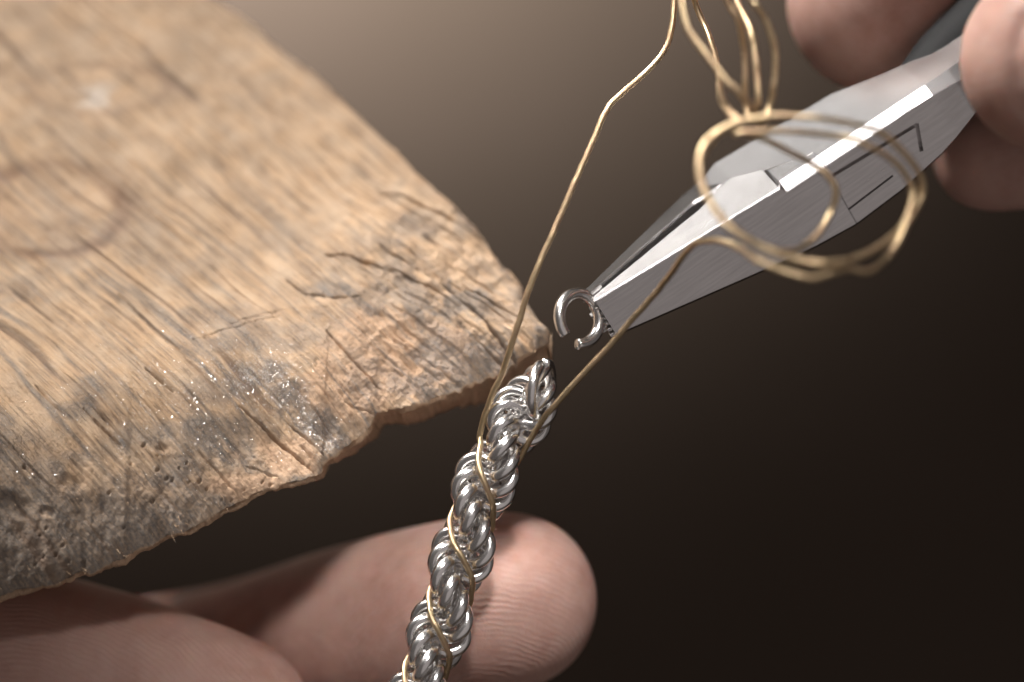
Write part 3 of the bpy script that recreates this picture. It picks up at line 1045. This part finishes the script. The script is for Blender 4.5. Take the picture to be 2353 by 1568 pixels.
def make_hand(name, bv, bf, origin, voxel, ridge_fn, label, dents=()):
    me_ = bpy.data.meshes.new('raw')
    me_.from_pydata(((np.array(bv) - origin) * MM).tolist(), [], bf)
    raw = bpy.data.objects.new('raw', me_)
    col.objects.link(raw)
    md = raw.modifiers.new('r', 'REMESH')
    md.mode = 'VOXEL'
    md.voxel_size = voxel * MM
    ms = raw.modifiers.new('s', 'SMOOTH')
    ms.iterations = 14
    ms.factor = 0.6
    bpy.context.view_layer.update()
    ev = raw.evaluated_get(bpy.context.evaluated_depsgraph_get())
    nm = bpy.data.meshes.new_from_object(ev)
    bpy.data.objects.remove(raw)
    nm.name = name
    nvv = len(nm.vertices)
    co = np.empty(nvv * 3, np.float32)
    nm.vertices.foreach_get('co', co)
    co = co.reshape(-1, 3).astype(float)
    wpos = co / MM + origin
    nn = np.empty(nvv * 3, np.float32)
    nm.vertex_normals.foreach_get('vector', nn)
    nn = nn.reshape(-1, 3)
    disp = np.zeros(nvv)
    for pts, wd, dp in dents:
        pts = [np.asarray(q) for q in pts]
        best = np.full(nvv, 1e9)
        for a_, b_ in zip(pts[:-1], pts[1:]):
            d = b_ - a_
            t = np.clip(((wpos - a_) @ d) / (d @ d), 0, 1)
            best = np.minimum(best, np.linalg.norm(wpos - a_ - t[:, None] * d, axis=1))
        disp -= dp * np.exp(-(best / wd) ** 2)
    co += nn * (disp * MM)[:, None]
    nm.vertices.foreach_set('co', co.astype(np.float32).ravel())
    rd, pad = ridge_fn(wpos)
    for nme, A in (('ridge', rd), ('pad', pad)):
        at = nm.attributes.new(nme, 'FLOAT', 'POINT')
        at.data.foreach_set('value', A.astype(np.float32))
    nm.materials.clear()
    nm.materials.append(M_SKIN)
    nm.polygons.foreach_set('use_smooth', np.ones(len(nm.polygons), bool))
    nm.update()
    o = bpy.data.objects.new(name, nm)
    o.location = Vector(origin * MM)
    col.objects.link(o)
    tag(o, label, 'hand')
    return o


# hand that carries the chain: forefinger behind it, thumb nearer the lens
bv, bf = [], []
limb(bv, bf, [C(-500, 1800, -56), C(0, 1668, -48), C(450, 1565, -35), C(760, 1470, -21), C(1000, 1410, -12), C(1110, 1388, -10.2), C(1168, 1381, -10.2)], [9.6, 9.4, 9.0, 8.3, 7.4, 7.5, 7.25])
limb(bv, bf, [C(-700, 1800, -8), C(-300, 1670, -12), C(0, 1622, -11), C(240, 1628, -9.5), C(420, 1655, -8.5), C(500, 1678, -8.5)], [11, 11.2, 11.4, 11.5, 9.5, 7.8])
limb(bv, bf, [C(-600, 2050, -28), C(0, 1960, -26), C(500, 1900, -22), C(760, 1960, -16), C(700, 2100, -12)], [8.6, 8.4, 8.2, 7.6, 6.8])
limb(bv, bf, [C(-700, 2300, -30), C(0, 2230, -28), C(420, 2190, -22), C(640, 2260, -16), C(560, 2380, -12)], [8.4, 8.2, 7.9, 7.3, 6.6])
limb(bv, bf, [C(-700, 2540, -30), C(0, 2480, -28), C(330, 2440, -22), C(500, 2500, -16), C(420, 2590, -12)], [7.4, 7.2, 6.8, 6.2, 5.6])
blob(bv, bf, C(-1000, 2150, -22), [RIGHT * 24, UP * 24, FWD * 13])
cI, cT = C(1120, 1720, -4), C(-20, 1960, 4)
cI2 = C(1000, 1640, -3)


def ridge_l(w):
    di = np.linalg.norm(w - cI, axis=1)
    dt_ = np.linalg.norm(w - cT, axis=1)
    rl = w - CAMP
    dp_ = rl @ FWD
    ix = (rl @ RIGHT) / dp_ * DIST / K + 1176.5
    iy = 784.0 - (rl @ UP) / dp_ * DIST / K
    def axd(pts):
        A = spline(pts, 60)
        return np.min([np.linalg.norm(w - a, axis=1) for a in A], axis=0)
    isth = axd([C(-300, 1670, -12), C(0, 1622, -11), C(240, 1628, -9.5), C(420, 1655, -8.5), C(560, 1690, -8.5)]) - 2.5 < axd([C(0, 1668, -48), C(450, 1565, -35), C(760, 1470, -21), C(1168, 1386, -10)])
    r = np.where(isth, dt_, di)
    return r, np.ones(len(w))


hl = make_hand('hand', bv, bf, C(0, 1640, -10), 0.42, ridge_l, 'hand reaching in from below, bare fingertip behind the silver chain',
               dents=[([C(985, 1190, -9), C(1005, 1270, -3.6), C(1000, 1400, -2.6)], 0.9, 0.35)])

# hand that grips the pliers
bv, bf = [], []
limb(bv, bf, [C(2900, -420, -30), C(2500, -420, -24), C(2230, -290, -18), C(2110, -130, -15.5), C(2025, 0, -15)], [8.6, 8.6, 8.3, 8.1, 7.9])
limb(bv, bf, [C(3050, 120, 8), C(2800, 120, 10), C(2600, 128, 11), C(2480, 135, 11), C(2425, 136, 11)], [10.5, 10, 8.8, 7.8, 7.1])
limb(bv, bf, [C(3000, 60, -28), C(2700, 180, -22), C(2470, 300, -14), C(2340, 340, -11.5), C(2276, 348, -11)], [8.6, 8.2, 7.0, 5.8, 4.9])
limb(bv, bf, [C(3050, 260, -28), C(2850, 480, -22), C(2700, 560, -14), C(2600, 560, -11)], [8.4, 7.8, 7.0, 6.0])
limb(bv, bf, [C(3150, 460, -26), C(3000, 680, -20), C(2880, 740, -13), C(2790, 730, -10)], [7.6, 7.0, 6.2, 5.4])
blob(bv, bf, C(3250, 60, -14), [RIGHT * 22, UP * 26, FWD * 15])
cR1, cR2 = C(2150, -250, -8), C(2700, 420, 6)


def ridge_r(w):
    a = np.linalg.norm(w - cR1, axis=1)
    b_ = np.linalg.norm(w - cR2, axis=1)
    return np.where((w @ -FWD) > 0, b_, a), np.full(len(w), 0.35)


hr = make_hand('hand', bv, bf, C(2500, 100, -10), 0.42, ridge_r, 'hand with bare fingers closed round the pliers at the frame edge',
               dents=[([C(2352, 40, 17), C(2326, 130, 17.5), C(2334, 220, 17), C(2360, 290, 16)], 0.7, 0.5)])
